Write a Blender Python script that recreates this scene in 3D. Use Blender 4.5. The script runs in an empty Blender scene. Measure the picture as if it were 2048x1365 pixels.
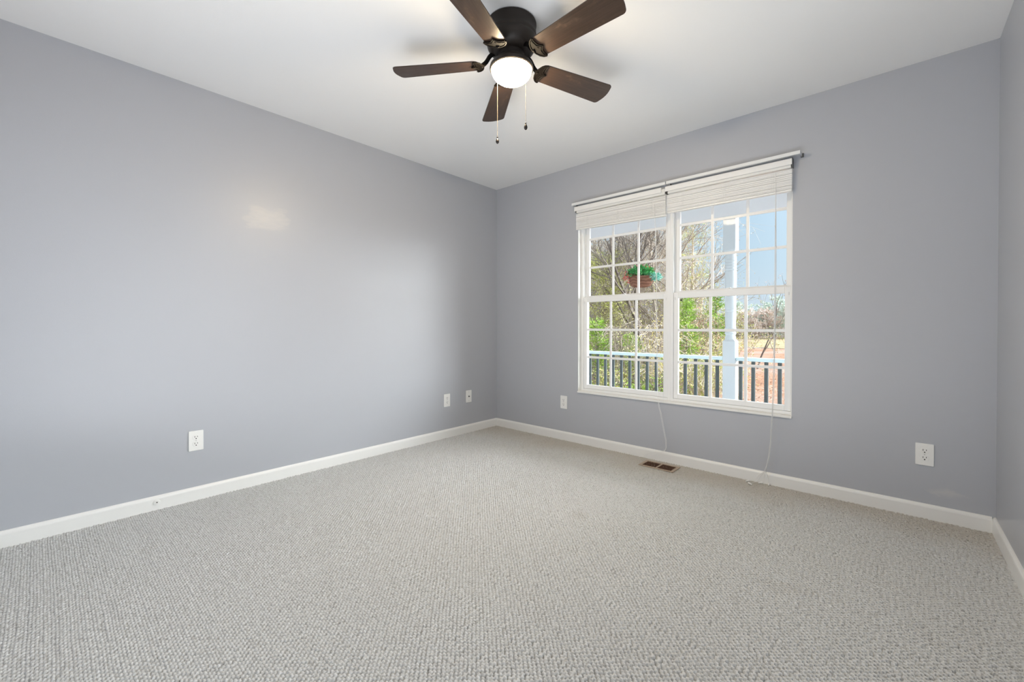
import bpy, bmesh, math, random
import numpy as np
from mathutils import Vector, Matrix, noise

S = bpy.context.scene
COL = S.collection
PI = math.pi

# ------------------------------------------------------------------ camera, sky, sun, exposure
ROOM_W, ROOM_D, ROOM_H = 3.4416, 3.50, 2.44        # metres: x to the right wall, y back to -3.5, ceiling
CAM = Vector((3.0590, -3.1535, 1.0201))
YAW, PITCH, FOCAL = 0.733468, 0.0079893, 845.875   # focal length in pixels of a 2048 px wide frame
cam_d = bpy.data.cameras.new('camera')
cam = bpy.data.objects.new('camera', cam_d); COL.objects.link(cam)
cam_d.sensor_fit = 'HORIZONTAL'; cam_d.sensor_width = 36
cam_d.lens = FOCAL * 36 / 2048
cam_d.shift_y = -21.13 / 2048
cam_d.clip_start = 0.02; cam_d.clip_end = 500
cam.location = CAM; cam.rotation_euler = (PI / 2 - PITCH, 0, YAW)
S.camera = cam

S.view_settings.view_transform = 'Standard'
S.view_settings.look = 'None'
S.view_settings.exposure = 0.36
S.view_settings.gamma = 1.0
S.view_settings.use_curve_mapping = False
S.cycles.max_bounces = 14
S.cycles.diffuse_bounces = 8
S.cycles.glossy_bounces = 4
S.cycles.transparent_max_bounces = 16
S.cycles.caustics_reflective = False
S.cycles.caustics_refractive = False
S.cycles.sample_clamp_indirect = 6

SKY_TOP, SKY_LOW, SKY_PALE = (0.34, 0.58, 0.93), (0.55, 0.77, 0.97), .69
GLOW_DIR, GLOW_POWER, GLOW = (0.76, 0.65, 0.34), 9.0, 20.0
FILL_SKY_DIR, FILL_SKY_POWER, FILL_SKY = (0.38, 0.78, 0.50), 40.0, 22.0  # extra bright sky lobe out of view, added to light the floor
SUN_DIR, SUN_POWER = (0.82, -0.35, 0.55), 1.7
FILL_POWER = 27.0
LAMP_POWER = 165.0

world = bpy.data.worlds.new('world'); S.world = world; world.use_nodes = True
wt = world.node_tree; wt.nodes.clear()
def wn(kind, **kw):
    n = wt.nodes.new(kind)
    for k, v in kw.items(): setattr(n, k, v)
    return n
tc = wn('ShaderNodeTexCoord')
nrm = wn('ShaderNodeVectorMath', operation='NORMALIZE'); wt.links.new(tc.outputs['Generated'], nrm.inputs[0])
sep = wn('ShaderNodeSeparateXYZ'); wt.links.new(nrm.outputs[0], sep.inputs[0])
ramp = wn('ShaderNodeValToRGB'); wt.links.new(sep.outputs['Z'], ramp.inputs[0])
els = ramp.color_ramp.elements
els[0].position = 0.0; els[0].color = (0.74, 0.85, 0.95, 1)
els[1].position = 1.0; els[1].color = (0.6, 0.8, 1.1, 1)
e = els.new(0.13); e.color = (0.62, 0.81, 0.96, 1)
e = els.new(0.30); e.color = (*SKY_LOW, 1)
e = els.new(0.50); e.color = (1.15, 1.4, 1.65, 1)
dot = wn('ShaderNodeVectorMath', operation='DOT_PRODUCT'); wt.links.new(nrm.outputs[0], dot.inputs[0])
dot.inputs[1].default_value = Vector(GLOW_DIR).normalized()
mx = wn('ShaderNodeMath', operation='MAXIMUM'); wt.links.new(dot.outputs['Value'], mx.inputs[0]); mx.inputs[1].default_value = 0
pw = wn('ShaderNodeMath', operation='POWER'); wt.links.new(mx.outputs[0], pw.inputs[0]); pw.inputs[1].default_value = GLOW_POWER
ml = wn('ShaderNodeMath', operation='MULTIPLY'); wt.links.new(pw.outputs[0], ml.inputs[0]); ml.inputs[1].default_value = GLOW
dot2 = wn('ShaderNodeVectorMath', operation='DOT_PRODUCT'); wt.links.new(nrm.outputs[0], dot2.inputs[0])
dot2.inputs[1].default_value = Vector(FILL_SKY_DIR).normalized()
mx2 = wn('ShaderNodeMath', operation='MAXIMUM'); wt.links.new(dot2.outputs['Value'], mx2.inputs[0]); mx2.inputs[1].default_value = 0
pw2 = wn('ShaderNodeMath', operation='POWER'); wt.links.new(mx2.outputs[0], pw2.inputs[0]); pw2.inputs[1].default_value = FILL_SKY_POWER
both = wn('ShaderNodeMath', operation='MULTIPLY_ADD'); wt.links.new(pw2.outputs[0], both.inputs[0]); both.inputs[1].default_value = FILL_SKY; wt.links.new(ml.outputs[0], both.inputs[2])
bg1 = wn('ShaderNodeBackground'); wt.links.new(ramp.outputs[0], bg1.inputs['Color']); bg1.inputs['Strength'].default_value = SKY_PALE
bg2 = wn('ShaderNodeBackground'); bg2.inputs['Color'].default_value = (0.93, 0.97, 1.0, 1); wt.links.new(both.outputs[0], bg2.inputs['Strength'])
add = wn('ShaderNodeAddShader'); wt.links.new(bg1.outputs[0], add.inputs[0]); wt.links.new(bg2.outputs[0], add.inputs[1])
wo = wn('ShaderNodeOutputWorld'); wt.links.new(add.outputs[0], wo.inputs[0])

sun_d = bpy.data.lights.new('sun', 'SUN'); sun_d.energy = SUN_POWER; sun_d.angle = math.radians(1.5); sun_d.color = (1, 0.95, 0.86)
sun = bpy.data.objects.new('sun', sun_d); COL.objects.link(sun)
sun.rotation_euler = Vector(SUN_DIR).to_track_quat('Z', 'Y').to_euler(); sun.location = (8, 6, 8)

fl_d = bpy.data.lights.new('ceiling_fill', 'AREA'); fl_d.shape = 'RECTANGLE'; fl_d.size = 2.2; fl_d.size_y = .9; fl_d.energy = FILL_POWER; fl_d.color = (0.90, 0.94, 1.0)
fl = bpy.data.objects.new('ceiling_fill', fl_d); COL.objects.link(fl)
fl.location = (2.25, -3.0, .35); fl.rotation_euler = (PI - .30, 0, 0)      # added fill light behind the camera, turned up to the ceiling

# ------------------------------------------------------------------ materials
def mat(name, color, rough=0.5, spec=0.5, metal=0.0, build=None, emit=None, emit_s=0.0):
    m = bpy.data.materials.new(name); m.use_nodes = True
    nt = m.node_tree; b = nt.nodes['Principled BSDF']
    b.inputs['Base Color'].default_value = (*color, 1)
    b.inputs['Roughness'].default_value = rough
    b.inputs['Specular IOR Level'].default_value = spec
    b.inputs['Metallic'].default_value = metal
    if emit:
        b.inputs['Emission Color'].default_value = (*emit, 1); b.inputs['Emission Strength'].default_value = emit_s
    if build: build(nt, b)
    return m

class NT:
    """small helper to write node trees"""
    def __init__(s, nt): s.nt = nt
    def n(s, kind, ins=None, **kw):
        n = s.nt.nodes.new(kind)
        for k, v in kw.items(): setattr(n, k, v)
        for k, v in (ins or {}).items():
            if isinstance(v, bpy.types.NodeSocket): s.nt.links.new(v, n.inputs[k])
            else: n.inputs[k].default_value = v
        return n
    def obj(s): return s.n('ShaderNodeTexCoord').outputs['Object']
    def noise(s, vec, scale, detail=3, rough=0.5, dist=0.0):
        return s.n('ShaderNodeTexNoise', {'Vector': vec, 'Scale': scale, 'Detail': detail, 'Roughness': rough, 'Distortion': dist}).outputs['Fac']
    def scale(s, vec, v): return s.n('ShaderNodeMapping', {'Vector': vec, 'Scale': v}).outputs[0]
    def math(s, op, a, b=0.0, c=0.0): return s.n('ShaderNodeMath', {0: a, 1: b, 2: c}, operation=op).outputs[0]
    def ramp(s, fac, stops):
        r = s.n('ShaderNodeValToRGB', {'Fac': fac}); el = r.color_ramp.elements
        el[0].position, el[0].color = stops[0][0], (*stops[0][1], 1)
        el[1].position, el[1].color = stops[-1][0], (*stops[-1][1], 1)
        for p, c in stops[1:-1]: e = el.new(p); e.color = (*c, 1)
        return r.outputs[0]
    def mix(s, fac, a, b):
        m = s.n('ShaderNodeMix', data_type='RGBA')
        for k, v in ((0, fac), (6, a), (7, b)):
            if isinstance(v, bpy.types.NodeSocket): s.nt.links.new(v, m.inputs[k])
            else: m.inputs[k].default_value = (*v, 1) if k else v
        return m.outputs[2]
    def bump(s, h, strength, dist, b):
        n = s.n('ShaderNodeBump', {'Height': h, 'Strength': strength, 'Distance': dist})
        s.nt.links.new(n.outputs[0], b.inputs['Normal'])
    def link(s, a, b): s.nt.links.new(a, b)

PAINT = (0.447, 0.462, 0.498)
def b_paint(nt, b):
    t = NT(nt); o = t.obj()
    big = t.noise(o, 1.3, 3)
    c = t.mix(big, tuple(v * .985 for v in PAINT), tuple(min(1, v * 1.015) for v in PAINT))
    t.link(c, b.inputs['Base Color'])
    t.bump(t.noise(o, 260, 2), 0.10, 0.002, b)
def b_paint_left(nt, b):
    # the same paint with one roughly brushed touch-up patch (lamp sheen painted in paler) and a few scuffs
    t = NT(nt); o = t.obj(); sp = t.n('ShaderNodeSeparateXYZ', {0: o})
    wob = t.noise(t.scale(o, (1, 9, 26)), 1.0, 4, .6)
    wy = t.math('MULTIPLY_ADD', t.math('SUBTRACT', wob, .5), .24, sp.outputs['Y'])
    wz = t.math('MULTIPLY_ADD', t.math('SUBTRACT', wob, .5), .12, sp.outputs['Z'])
    dy = t.math('DIVIDE', t.math('ABSOLUTE', t.math('ADD', wy, 2.165)), .125)
    dz = t.math('DIVIDE', t.math('ABSOLUTE', t.math('ADD', wz, -1.735)), .075)
    d = t.math('POWER', t.math('ADD', t.math('POWER', dy, 4.0), t.math('POWER', dz, 4.0)), .25)
    mask = t.n('ShaderNodeMapRange', {0: d, 1: 1.12, 2: .72, 3: 0.0, 4: 1.0}, interpolation_type='SMOOTHSTEP').outputs[0]
    streak = t.noise(t.scale(o, (1, 14, 60)), 1.0, 4, .65)
    mask2 = t.math('MULTIPLY', mask, t.math('MULTIPLY_ADD', streak, 1.5, -.05))
    big = t.noise(o, 1.3, 3)
    c = t.mix(big, tuple(v * .985 for v in PAINT), tuple(min(1, v * 1.015) for v in PAINT))
    c = t.mix(t.math('MULTIPLY', mask2, .42), c, (0.60, 0.58, 0.56))
    t.link(t.math('MULTIPLY_ADD', mask2, -.035, .37), b.inputs['Roughness'])
    t.link(c, b.inputs['Base Color'])
    t.bump(t.noise(o, 260, 2), 0.10, 0.002, b)
def b_paint_front(nt, b):
    # spackle smears low in the corner
    t = NT(nt); o = t.obj(); sp = t.n('ShaderNodeSeparateXYZ', {0: o})
    wob = t.noise(t.scale(o, (16, 1, 30)), 1.0, 4, .6)
    dx = t.math('DIVIDE', t.math('ABSOLUTE', t.math('ADD', t.math('MULTIPLY_ADD', wob, .12, sp.outputs['X']), -3.33)), .085)
    dz = t.math('DIVIDE', t.math('ABSOLUTE', t.math('ADD', t.math('MULTIPLY_ADD', wob, .08, sp.outputs['Z']), -.190)), .028)
    d = t.math('ADD', dx, dz)
    mask = t.n('ShaderNodeMapRange', {0: d, 1: 1.3, 2: .1, 3: 0.0, 4: .45}, interpolation_type='SMOOTHSTEP').outputs[0]
    big = t.noise(o, 1.3, 3)
    c = t.mix(big, tuple(v * .985 for v in PAINT), tuple(min(1, v * 1.015) for v in PAINT))
    c = t.mix(mask, c, (0.62, 0.60, 0.57))
    t.link(c, b.inputs['Base Color'])
    t.bump(t.noise(o, 260, 2), 0.10, 0.002, b)
def b_ceiling(nt, b):
    t = NT(nt); o = t.obj(); t.bump(t.noise(o, 180, 2), 0.08, 0.002, b)
def b_carpet(nt, b):
    t = NT(nt); o = t.obj(); sp = t.n('ShaderNodeSeparateXYZ', {0: o})
    fleck = t.noise(o, 95, 2, .6); shade_noise = t.noise(o, 1.7, 4, .6); fib = t.noise(o, 900, 2)
    c = t.ramp(fleck, [(.30, (.45, .45, .44)), (.46, (.60, .607, .603)), (.70, (.66, .668, .668))])
    # shade and warm lamp tone along the outside wall, painted into the carpet
    edge = t.n('ShaderNodeMapRange', {0: t.math('MULTIPLY_ADD', shade_noise, .5, sp.outputs['Y']), 1: -.22, 2: .22, 3: 0.0, 4: .55}, interpolation_type='SMOOTHSTEP').outputs[0]
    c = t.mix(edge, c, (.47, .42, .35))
    spot = t.n('ShaderNodeMapRange', {0: t.noise(o, 3.1, 2, .5), 1: .66, 2: .80, 3: 0.0, 4: .22}).outputs[0]
    c = t.mix(spot, c, (.40, .36, .31))
    t.link(c, b.inputs['Base Color'])
    t.bump(fib, .35, .0015, b)
def b_wood(nt, b):
    t = NT(nt); o = t.obj()
    g = t.noise(t.scale(o, (7, 150, 40)), 1.0, 5, .6, .4)
    c = t.ramp(g, [(.3, (.030, .017, .011)), (.55, (.045, .026, .017)), (.75, (.062, .036, .023))])
    worn = t.noise(t.scale(o, (9, 16, 9)), 1.0, 4, .65)
    wm = t.n('ShaderNodeMapRange', {0: worn, 1: .58, 2: .74, 3: 0.0, 4: .5}).outputs[0]
    c = t.mix(wm, c, (.17, .105, .062))
    t.link(c, b.inputs['Base Color'])
    t.link(t.math('MULTIPLY_ADD', worn, .3, .22), b.inputs['Roughness'])
def b_white(nt, b):
    t = NT(nt); o = t.obj(); t.bump(t.noise(o, 90, 2), 0.04, 0.002, b)
def b_glass(nt, b):
    t = NT(nt); out = nt.nodes['Material Output']; nt.nodes.remove(b)
    fr = t.n('ShaderNodeFresnel', {'IOR': 1.078})
    tr = t.n('ShaderNodeBsdfTransparent', {'Color': (.985, .992, .99, 1)})
    gl = t.n('ShaderNodeBsdfGlossy', {'Color': (1, 1, 1, 1), 'Roughness': 0.0})
    m = t.n('ShaderNodeMixShader', {0: fr.outputs[0], 1: tr.outputs[0], 2: gl.outputs[0]})
    t.link(m.outputs[0], out.inputs['Surface'])
def b_leaf(c1, c2, c3):
    def f(nt, b):
        t = NT(nt); o = t.obj()
        c = t.ramp(t.noise(o, 2.2, 3, .7), [(.28, c1), (.5, c2), (.72, c3)])
        t.link(c, b.inputs['Base Color'])
        b.inputs['Subsurface Weight'].default_value = 0
    return f
def b_ground(nt, b):
    t = NT(nt); o = t.obj()
    f = t.noise(o, 5.0, 6, .75); g = t.noise(o, .35, 4, .6); q = t.noise(o, 21, 4, .7)
    c = t.ramp(f, [(.30, (.12, .06, .04)), (.48, (.28, .145, .085)), (.62, (.39, .225, .135)), (.80, (.48, .34, .235))])
    c2 = t.ramp(q, [(.3, (.17, .10, .075)), (.5, (.35, .24, .19)), (.7, (.48, .37, .31))])
    c = t.mix(t.n('ShaderNodeMapRange', {0: g, 1: .42, 2: .60, 3: 0.0, 4: .8}).outputs[0], c, c2)
    t.link(c, b.inputs['Base Color'])
def b_field(nt, b):
    t = NT(nt); o = t.obj()
    c = t.ramp(t.noise(t.scale(o, (.25, 1, 1)), .5, 5, .7), [(.3, (.27, .205, .11)), (.5, (.34, .26, .145)), (.7, (.39, .31, .19))])
    t.link(c, b.inputs['Base Color'])
def b_bark(c1, c2):
    def f(nt, b):
        t = NT(nt); o = t.obj()
        t.link(t.ramp(t.noise(t.scale(o, (9, 9, 2)), 1.0, 4, .7), [(.3, c1), (.7, c2)]), b.inputs['Base Color'])
    return f
def b_basket(nt, b):
    t = NT(nt); o = t.obj()
    w = t.n('ShaderNodeTexWave', {'Vector': o, 'Scale': 9.0, 'Distortion': 9.0, 'Detail': 4.0}, bands_direction='Z').outputs['Fac']
    t.link(t.ramp(w, [(.1, (.15, .075, .05)), (.9, (.24, .125, .085))]), b.inputs['Base Color'])
    t.bump(w, .3, .004, b)

M = {
 'paint': mat('grey blue wall paint', PAINT, .34, .5, build=b_paint),
 'paint_left': mat('grey blue wall paint with patch', PAINT, .36, .5, build=b_paint_left),
 'paint_front': mat('grey blue wall paint with spackle', PAINT, .40, .5, build=b_paint_front),
 'ceiling': mat('flat white ceiling paint', (.88, .875, .86), .9, .2, build=b_ceiling),
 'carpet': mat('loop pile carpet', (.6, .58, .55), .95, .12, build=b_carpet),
 'trim': mat('white gloss trim paint', (.83, .83, .81), .35, .5, build=b_white),
 'vinyl': mat('white vinyl', (.86, .87, .87), .32, .5, build=b_white),
 'glass': mat('window glass', (1, 1, 1), build=b_glass),
 'plate': mat('white plastic', (.84, .84, .82), .32, .5),
 'slot': mat('dark slot', (.03, .03, .03), .6, .2),
 'screw': mat('screw metal', (.55, .55, .53), .35, .5, 1.0),
 'blind': mat('white painted aluminium slats', (.86, .86, .85), .45, .4),
 'blind_metal': mat('white enamelled steel', (.82, .82, .80), .35, .5),
 'rod': mat('white enamelled rod', (.78, .79, .79), .4, .5),
 'steel': mat('dark steel bracket', (.16, .16, .16), .45, .5, .7),
 'cord': mat('white cord', (.82, .82, .80), .8, .2),
 'bronze': mat('oil rubbed bronze', (.020, .015, .012), .46, .32, .10),
 'iron': mat('blackened bronze', (.005, .004, .0035), .6, .06),
 'blade': mat('worn dark walnut', (.06, .035, .022), .4, .5, build=b_wood),
 'globe': mat('lit frosted glass', (1, .95, .85), .4, .4, emit=(1.0, .80, .52), emit_s=LAMP_POWER),
 'chain': mat('beaded chain', (.14, .12, .09), .45, .4, .5),
 'fob': mat('dark pull', (.025, .018, .015), .3, .5, .3),
 'register': mat('brown register enamel', (.16, .085, .055), .5, .4, .2),
 'register_frame': mat('tan register enamel', (.42, .33, .25), .5, .4),
 'pit': mat('dark duct', (.012, .009, .008), .9, .1),
 'porch_paint': mat('pale blue grey porch paint', (.60, .66, .69), .55, .3),
 'rail_paint': mat('pale aqua rail paint', (.63, .79, .83), .5, .3),
 'baluster': mat('slate blue baluster paint', (.085, .105, .105), .55, .3),
 'soffit': mat('porch soffit', (.74, .76, .78), .7, .2),
 'deck': mat('porch deck boards', (.58, .57, .55), .7, .2),
 'siding': mat('house siding', (.55, .58, .60), .7, .2),
 'basket': mat('woven coir basket', (.2, .1, .06), .9, .1, build=b_basket),
 'ground': mat('leaf litter', (.4, .25, .15), .95, .1, build=b_ground),
 'field': mat('dry field grass', (.66, .53, .30), .95, .1, build=b_field),
 'bark': mat('grey brown bark', (.2, .16, .13), .9, .1, build=b_bark((.22, .185, .155), (.48, .42, .36))),
 'bark_pale': mat('pale grey bark', (.3, .26, .22), .9, .1, build=b_bark((.42, .36, .30), (.70, .63, .55))),
 'bark_dark': mat('dark bark', (.12, .1, .09), .9, .1, build=b_bark((.10, .085, .075), (.26, .225, .20))),
 'cedar': mat('cedar foliage', (.2, .35, .06), .7, .2, build=b_leaf((.09, .19, .03), (.28, .46, .06), (.52, .66, .14))),
 'pine': mat('pine foliage', (.3, .36, .1), .7, .2, build=b_leaf((.28, .33, .08), (.52, .55, .16), (.76, .74, .36))),
 'yellow': mat('yellow leaves', (.7, .6, .25), .7, .2, build=b_leaf((.40, .36, .08), (.66, .57, .22), (.85, .77, .45))),
 'tan': mat('dry tan leaves', (.6, .5, .38), .8, .1, build=b_leaf((.42, .33, .24), (.62, .53, .40), (.80, .74, .62))),
 'olive': mat('olive brush leaves', (.4, .42, .15), .7, .2, build=b_leaf((.20, .24, .07), (.42, .44, .14), (.66, .60, .30))),
 'russet': mat('russet leaves', (.5, .28, .18), .7, .2, build=b_leaf((.34, .16, .09), (.58, .34, .23), (.74, .52, .40))),
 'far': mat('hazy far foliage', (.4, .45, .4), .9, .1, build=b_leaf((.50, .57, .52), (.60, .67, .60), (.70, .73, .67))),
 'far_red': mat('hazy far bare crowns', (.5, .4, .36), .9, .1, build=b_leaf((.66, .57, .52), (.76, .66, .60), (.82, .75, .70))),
 'flower_leaf': mat('flower basket leaves', (.1, .4, .15), .6, .3, build=b_leaf((.04, .22, .06), (.10, .42, .14), (.30, .62, .22))),
 'teal_leaf': mat('blue green trailing leaves', (.2, .5, .4), .6, .3, build=b_leaf((.12, .42, .34), (.25, .58, .48), (.45, .72, .62))),
 'red_flower': mat('red flowers', (.6, .12, .1), .6, .3, build=b_leaf((.45, .05, .05), (.66, .16, .14), (.80, .40, .34))),
 'litter': mat('fallen leaves', (.6, .4, .3), .9, .1, build=b_leaf((.34, .18, .115), (.50, .34, .26), (.66, .53, .46))),
}

# ------------------------------------------------------------------ mesh helpers
class MB:
    def __init__(s): s.v = []; s.f = []
    def box(s, x0, x1, y0, y1, z0, z1, mtx=None):
        p = [(x0, y0, z0), (x1, y0, z0), (x1, y1, z0), (x0, y1, z0), (x0, y0, z1), (x1, y0, z1), (x1, y1, z1), (x0, y1, z1)]
        if mtx is not None: p = [tuple(mtx @ Vector(q)) for q in p]
        k = len(s.v); s.v += p
        s.f += [tuple(k + i for i in q) for q in ((0, 3, 2, 1), (4, 5, 6, 7), (0, 1, 5, 4), (1, 2, 6, 5), (2, 3, 7, 6), (3, 0, 4, 7))]
        return s
    def bar(s, a, b, w, h, up=(0, 0, 1)):
        a, b = Vector(a), Vector(b); d = (b - a); L = d.length; d.normalize()
        side = d.cross(Vector(up)); side.normalize(); u = side.cross(d)
        m = Matrix((side, d, u)).transposed().to_4x4(); m.translation = a
        return s.box(-w / 2, w / 2, 0, L, -h / 2, h / 2, m)
    def tube(s, pts, r, n=8, cap=True):
        pts = [Vector(p) for p in pts]; k0 = len(s.v); N = len(pts)
        rs = r if isinstance(r, (list, tuple)) else [r] * N
        prev = None
        for i, p in enumerate(pts):
            d = (pts[min(i + 1, N - 1)] - pts[max(i - 1, 0)])
            if d.length < 1e-9: d = Vector((0, 0, 1))
            d.normalize()
            if prev is None:
                a = Vector((0, 0, 1)) if abs(d.z) < .9 else Vector((1, 0, 0))
                e1 = d.cross(a).normalized()
            else:
                e1 = (prev - d * prev.dot(d)); e1.normalize()
            prev = e1; e2 = d.cross(e1)
            for j in range(n):
                t = 2 * PI * j / n
                s.v.append(tuple(p + (e1 * math.cos(t) + e2 * math.sin(t)) * rs[i]))
        for i in range(N - 1):
            for j in range(n):
                a = k0 + i * n + j; b = k0 + i * n + (j + 1) % n
                s.f.append((a, b, b + n, a + n))
        if cap:
            s.f.append(tuple(k0 + j for j in reversed(range(n))))
            s.f.append(tuple(k0 + (N - 1) * n + j for j in range(n)))
        return s
    def lathe(s, prof, n=32, c=(0, 0), mtx=None, caps=True):
        k0 = len(s.v); m = len(prof)
        for r, z in prof:
            for j in range(n):
                t = 2 * PI * j / n
                p = Vector((c[0] + r * math.cos(t), c[1] + r * math.sin(t), z))
                s.v.append(tuple(mtx @ p if mtx is not None else p))
        for i in range(m - 1):
            for j in range(n):
                a = k0 + i * n + j; b = k0 + i * n + (j + 1) % n
                s.f.append((a, b, b + n, a + n))
        if caps:
            s.f.append(tuple(k0 + j for j in reversed(range(n))))
            s.f.append(tuple(k0 + (m - 1) * n + j for j in range(n)))
        return s
    def prism(s, outline, z0, z1, mtx=None):
        k = len(s.v); n = len(outline)
        for z in (z0, z1):
            for x, y in outline:
                p = Vector((x, y, z)); s.v.append(tuple(mtx @ p if mtx is not None else p))
        s.f.append(tuple(k + i for i in reversed(range(n)))); s.f.append(tuple(k + n + i for i in range(n)))
        for i in range(n):
            j = (i + 1) % n; s.f.append((k + i, k + j, k + n + j, k + n + i))
        return s
    def frame(s, x0, x1, z0, z1, y0, y1, wl, wr, wb, wt):
        """a rectangular frame in an xz plane from four butted bars"""
        s.box(x0, x0 + wl, y0, y1, z0, z1); s.box(x1 - wr, x1, y0, y1, z0, z1)
        s.box(x0 + wl, x1 - wr, y0, y1, z0, z0 + wb); s.box(x0 + wl, x1 - wr, y0, y1, z1 - wt, z1)
        return s
    def leaf(s, p, d, side, L, w):
        p = Vector(p); k = len(s.v)
        a = p; b = p + d * (L * .5) + side * (w * .5); c = p + d * L; e = p + d * (L * .5) - side * (w * .5)
        s.v += [tuple(a), tuple(b), tuple(c), tuple(e)]; s.f.append((k, k + 1, k + 2, k + 3)); return s
    def build(s, name, m, parent=None, smooth=False, bevel=0.0, loc=(0, 0, 0), rot=(0, 0, 0), fix=True):
        me = bpy.data.meshes.new(name); me.from_pydata(s.v, [], s.f)
        if fix:
            bm = bmesh.new(); bm.from_mesh(me); bmesh.ops.recalc_face_normals(bm, faces=bm.faces); bm.to_mesh(me); bm.free()
        me.materials.append(m)
        o = bpy.data.objects.new(name, me); COL.objects.link(o); o.location = loc; o.rotation_euler = rot
        if smooth:
            for p in me.polygons: p.use_smooth = True
            me.set_sharp_from_angle(angle=math.radians(38))
        if bevel:
            md = o.modifiers.new('bevel', 'BEVEL'); md.width = bevel; md.segments = 2; md.limit_method = 'ANGLE'; md.angle_limit = math.radians(40)
        if parent: o.parent = parent
        return o

def tag(o, label=None, cat=None, group=None, kind=None):
    if label: o['label'] = label
    if cat: o['category'] = cat
    if group: o['group'] = group
    if kind: o['kind'] = kind
    return o
def thing(name, loc, label, cat, group=None, rot=(0, 0, 0), kind=None):
    o = bpy.data.objects.new(name, None); COL.objects.link(o); o.location = loc; o.rotation_euler = rot; o.empty_display_size = .05
    return tag(o, label, cat, group, kind)
def copy_tree(o, parent=None):
    c = o.copy(); COL.objects.link(c)
    if parent: c.parent = parent
    for ch in list(o.children): copy_tree(ch, c)
    return c

# ------------------------------------------------------------------ room shell
W, D, H = ROOM_W, ROOM_D, ROOM_H
OX0, OX1, OZ0, OZ1 = 1.000, 2.587, 0.450, 2.080     # window opening in the front wall
WT = 0.15                                           # front wall thickness

def make_carpet():
    # loop pile: staggered rows of small domed yarn loops, each a little different
    a, b = 0.0190, 0.0088                           # loop length along x, row spacing along y
    sx, sy = 0.0021, 0.0020
    xs = np.arange(0.0, W + sx, sx); ys = np.arange(-D, sy * .5, sy)
    X, Y = np.meshgrid(xs, ys, indexing='xy')
    def vn(i, j, seed):
        h = np.sin(i * 127.1 + j * 311.7 + seed * 74.7) * 43758.5453
        return h - np.floor(h)
    def wave(fx, fy, ph): return np.sin(X * fx + Y * fy * .7 + ph) * np.cos(Y * fy - X * fx * .4 + ph * 1.7)
    U = (Y + .004 * wave(3.1, 2.3, .4) + .0012 * wave(19, 27, 2.)) / b
    V = (X + .004 * wave(2.2, 3.7, 1.3) + .0018 * wave(31, 17, 4.)) / a
    R = np.floor(U); V = V + .5 * np.mod(R, 2) + .20 * (vn(R, R * 0, 3.) - .5)
    C = np.floor(V)
    fu = (U - R) - .5 + .10 * (vn(R, C, 1.) - .5); fv = (V - C) - .5 + .17 * (vn(R, C, 2.) - .5)
    ends = np.sqrt(np.clip(1 - (np.abs(fv) * 2.42) ** 3.0, 0, 1)); side = np.sqrt(np.clip(1 - (np.abs(fu) * 1.78) ** 2, 0, 1))
    loop = .78 + .30 * vn(R, C, 5.)
    Z = .0062 * side * loop + .0045 * ends * loop - .0260 * np.clip(1 - ends * 1.25, 0, 1) - .0095
    ny, nx = X.shape
    co = np.stack([X, Y, Z], -1).reshape(-1, 3).astype(np.float32)
    idx = np.arange(nx * ny, dtype=np.int32).reshape(ny, nx)
    q = np.stack([idx[:-1, :-1], idx[:-1, 1:], idx[1:, 1:], idx[1:, :-1]], -1).reshape(-1)
    me = bpy.data.meshes.new('floor'); nf = len(q) // 4
    me.vertices.add(len(co)); me.vertices.foreach_set('co', co.reshape(-1))
    me.loops.add(len(q)); me.loops.foreach_set('vertex_index', q)
    me.polygons.add(nf); me.polygons.foreach_set('loop_start', np.arange(0, nf * 4, 4, dtype=np.int32))
    me.update(calc_edges=True)
    me.polygons.foreach_set('use_smooth', np.ones(nf, dtype=bool))
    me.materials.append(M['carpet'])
    o = bpy.data.objects.new('floor', me); COL.objects.link(o)
    return tag(o, 'light grey beige loop pile carpet covering the whole room', 'carpet', kind='structure')
make_carpet()
tag(MB().box(-.12, W + WT, -D - .12, WT, -.16, -.040).build('trim_2', M['pit']), 'subfloor slab below the carpet', 'floor', kind='structure')

tag(MB().box(-.12, W + WT, -D - .12, WT, H, H + .15).build('ceiling', M['ceiling']), 'smooth white ceiling above the fan', 'ceiling', kind='structure')
tag(MB().box(-.12, 0, -D - .12, WT, -.040, H).build('wall_left', M['paint_left']), 'grey wall with a touch-up patch painted paler as lamp sheen and two wall plates near the corner', 'wall', kind='structure')
SY0, SY1 = -3.05, -1.05                              # opening for the added side windows in the right wall, out of view
tag(MB().box(W, W + WT, SY1, WT, -.040, H).box(W, W + WT, -D - .12, SY0, -.040, H).box(W, W + WT, SY0, SY1, -.040, OZ0).box(W, W + WT, SY0, SY1, OZ1, H)
    .build('wall_right', M['paint']), 'narrow strip of grey wall beside the window wall', 'wall', kind='structure')
tag(MB().box(0, W, -D - .12, -D, -.040, H).build('wall_back', M['paint']), 'grey wall facing the window', 'wall', kind='structure')
tag(MB().box(0, OX0, 0, WT, -.040, H).box(OX1, W, 0, WT, -.040, H).box(OX0, OX1, 0, WT, -.040, OZ0).box(OX0, OX1, 0, WT, OZ1, H)
    .build('wall_front', M['paint_front']), 'grey wall holding the double window', 'wall', kind='structure')

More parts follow.
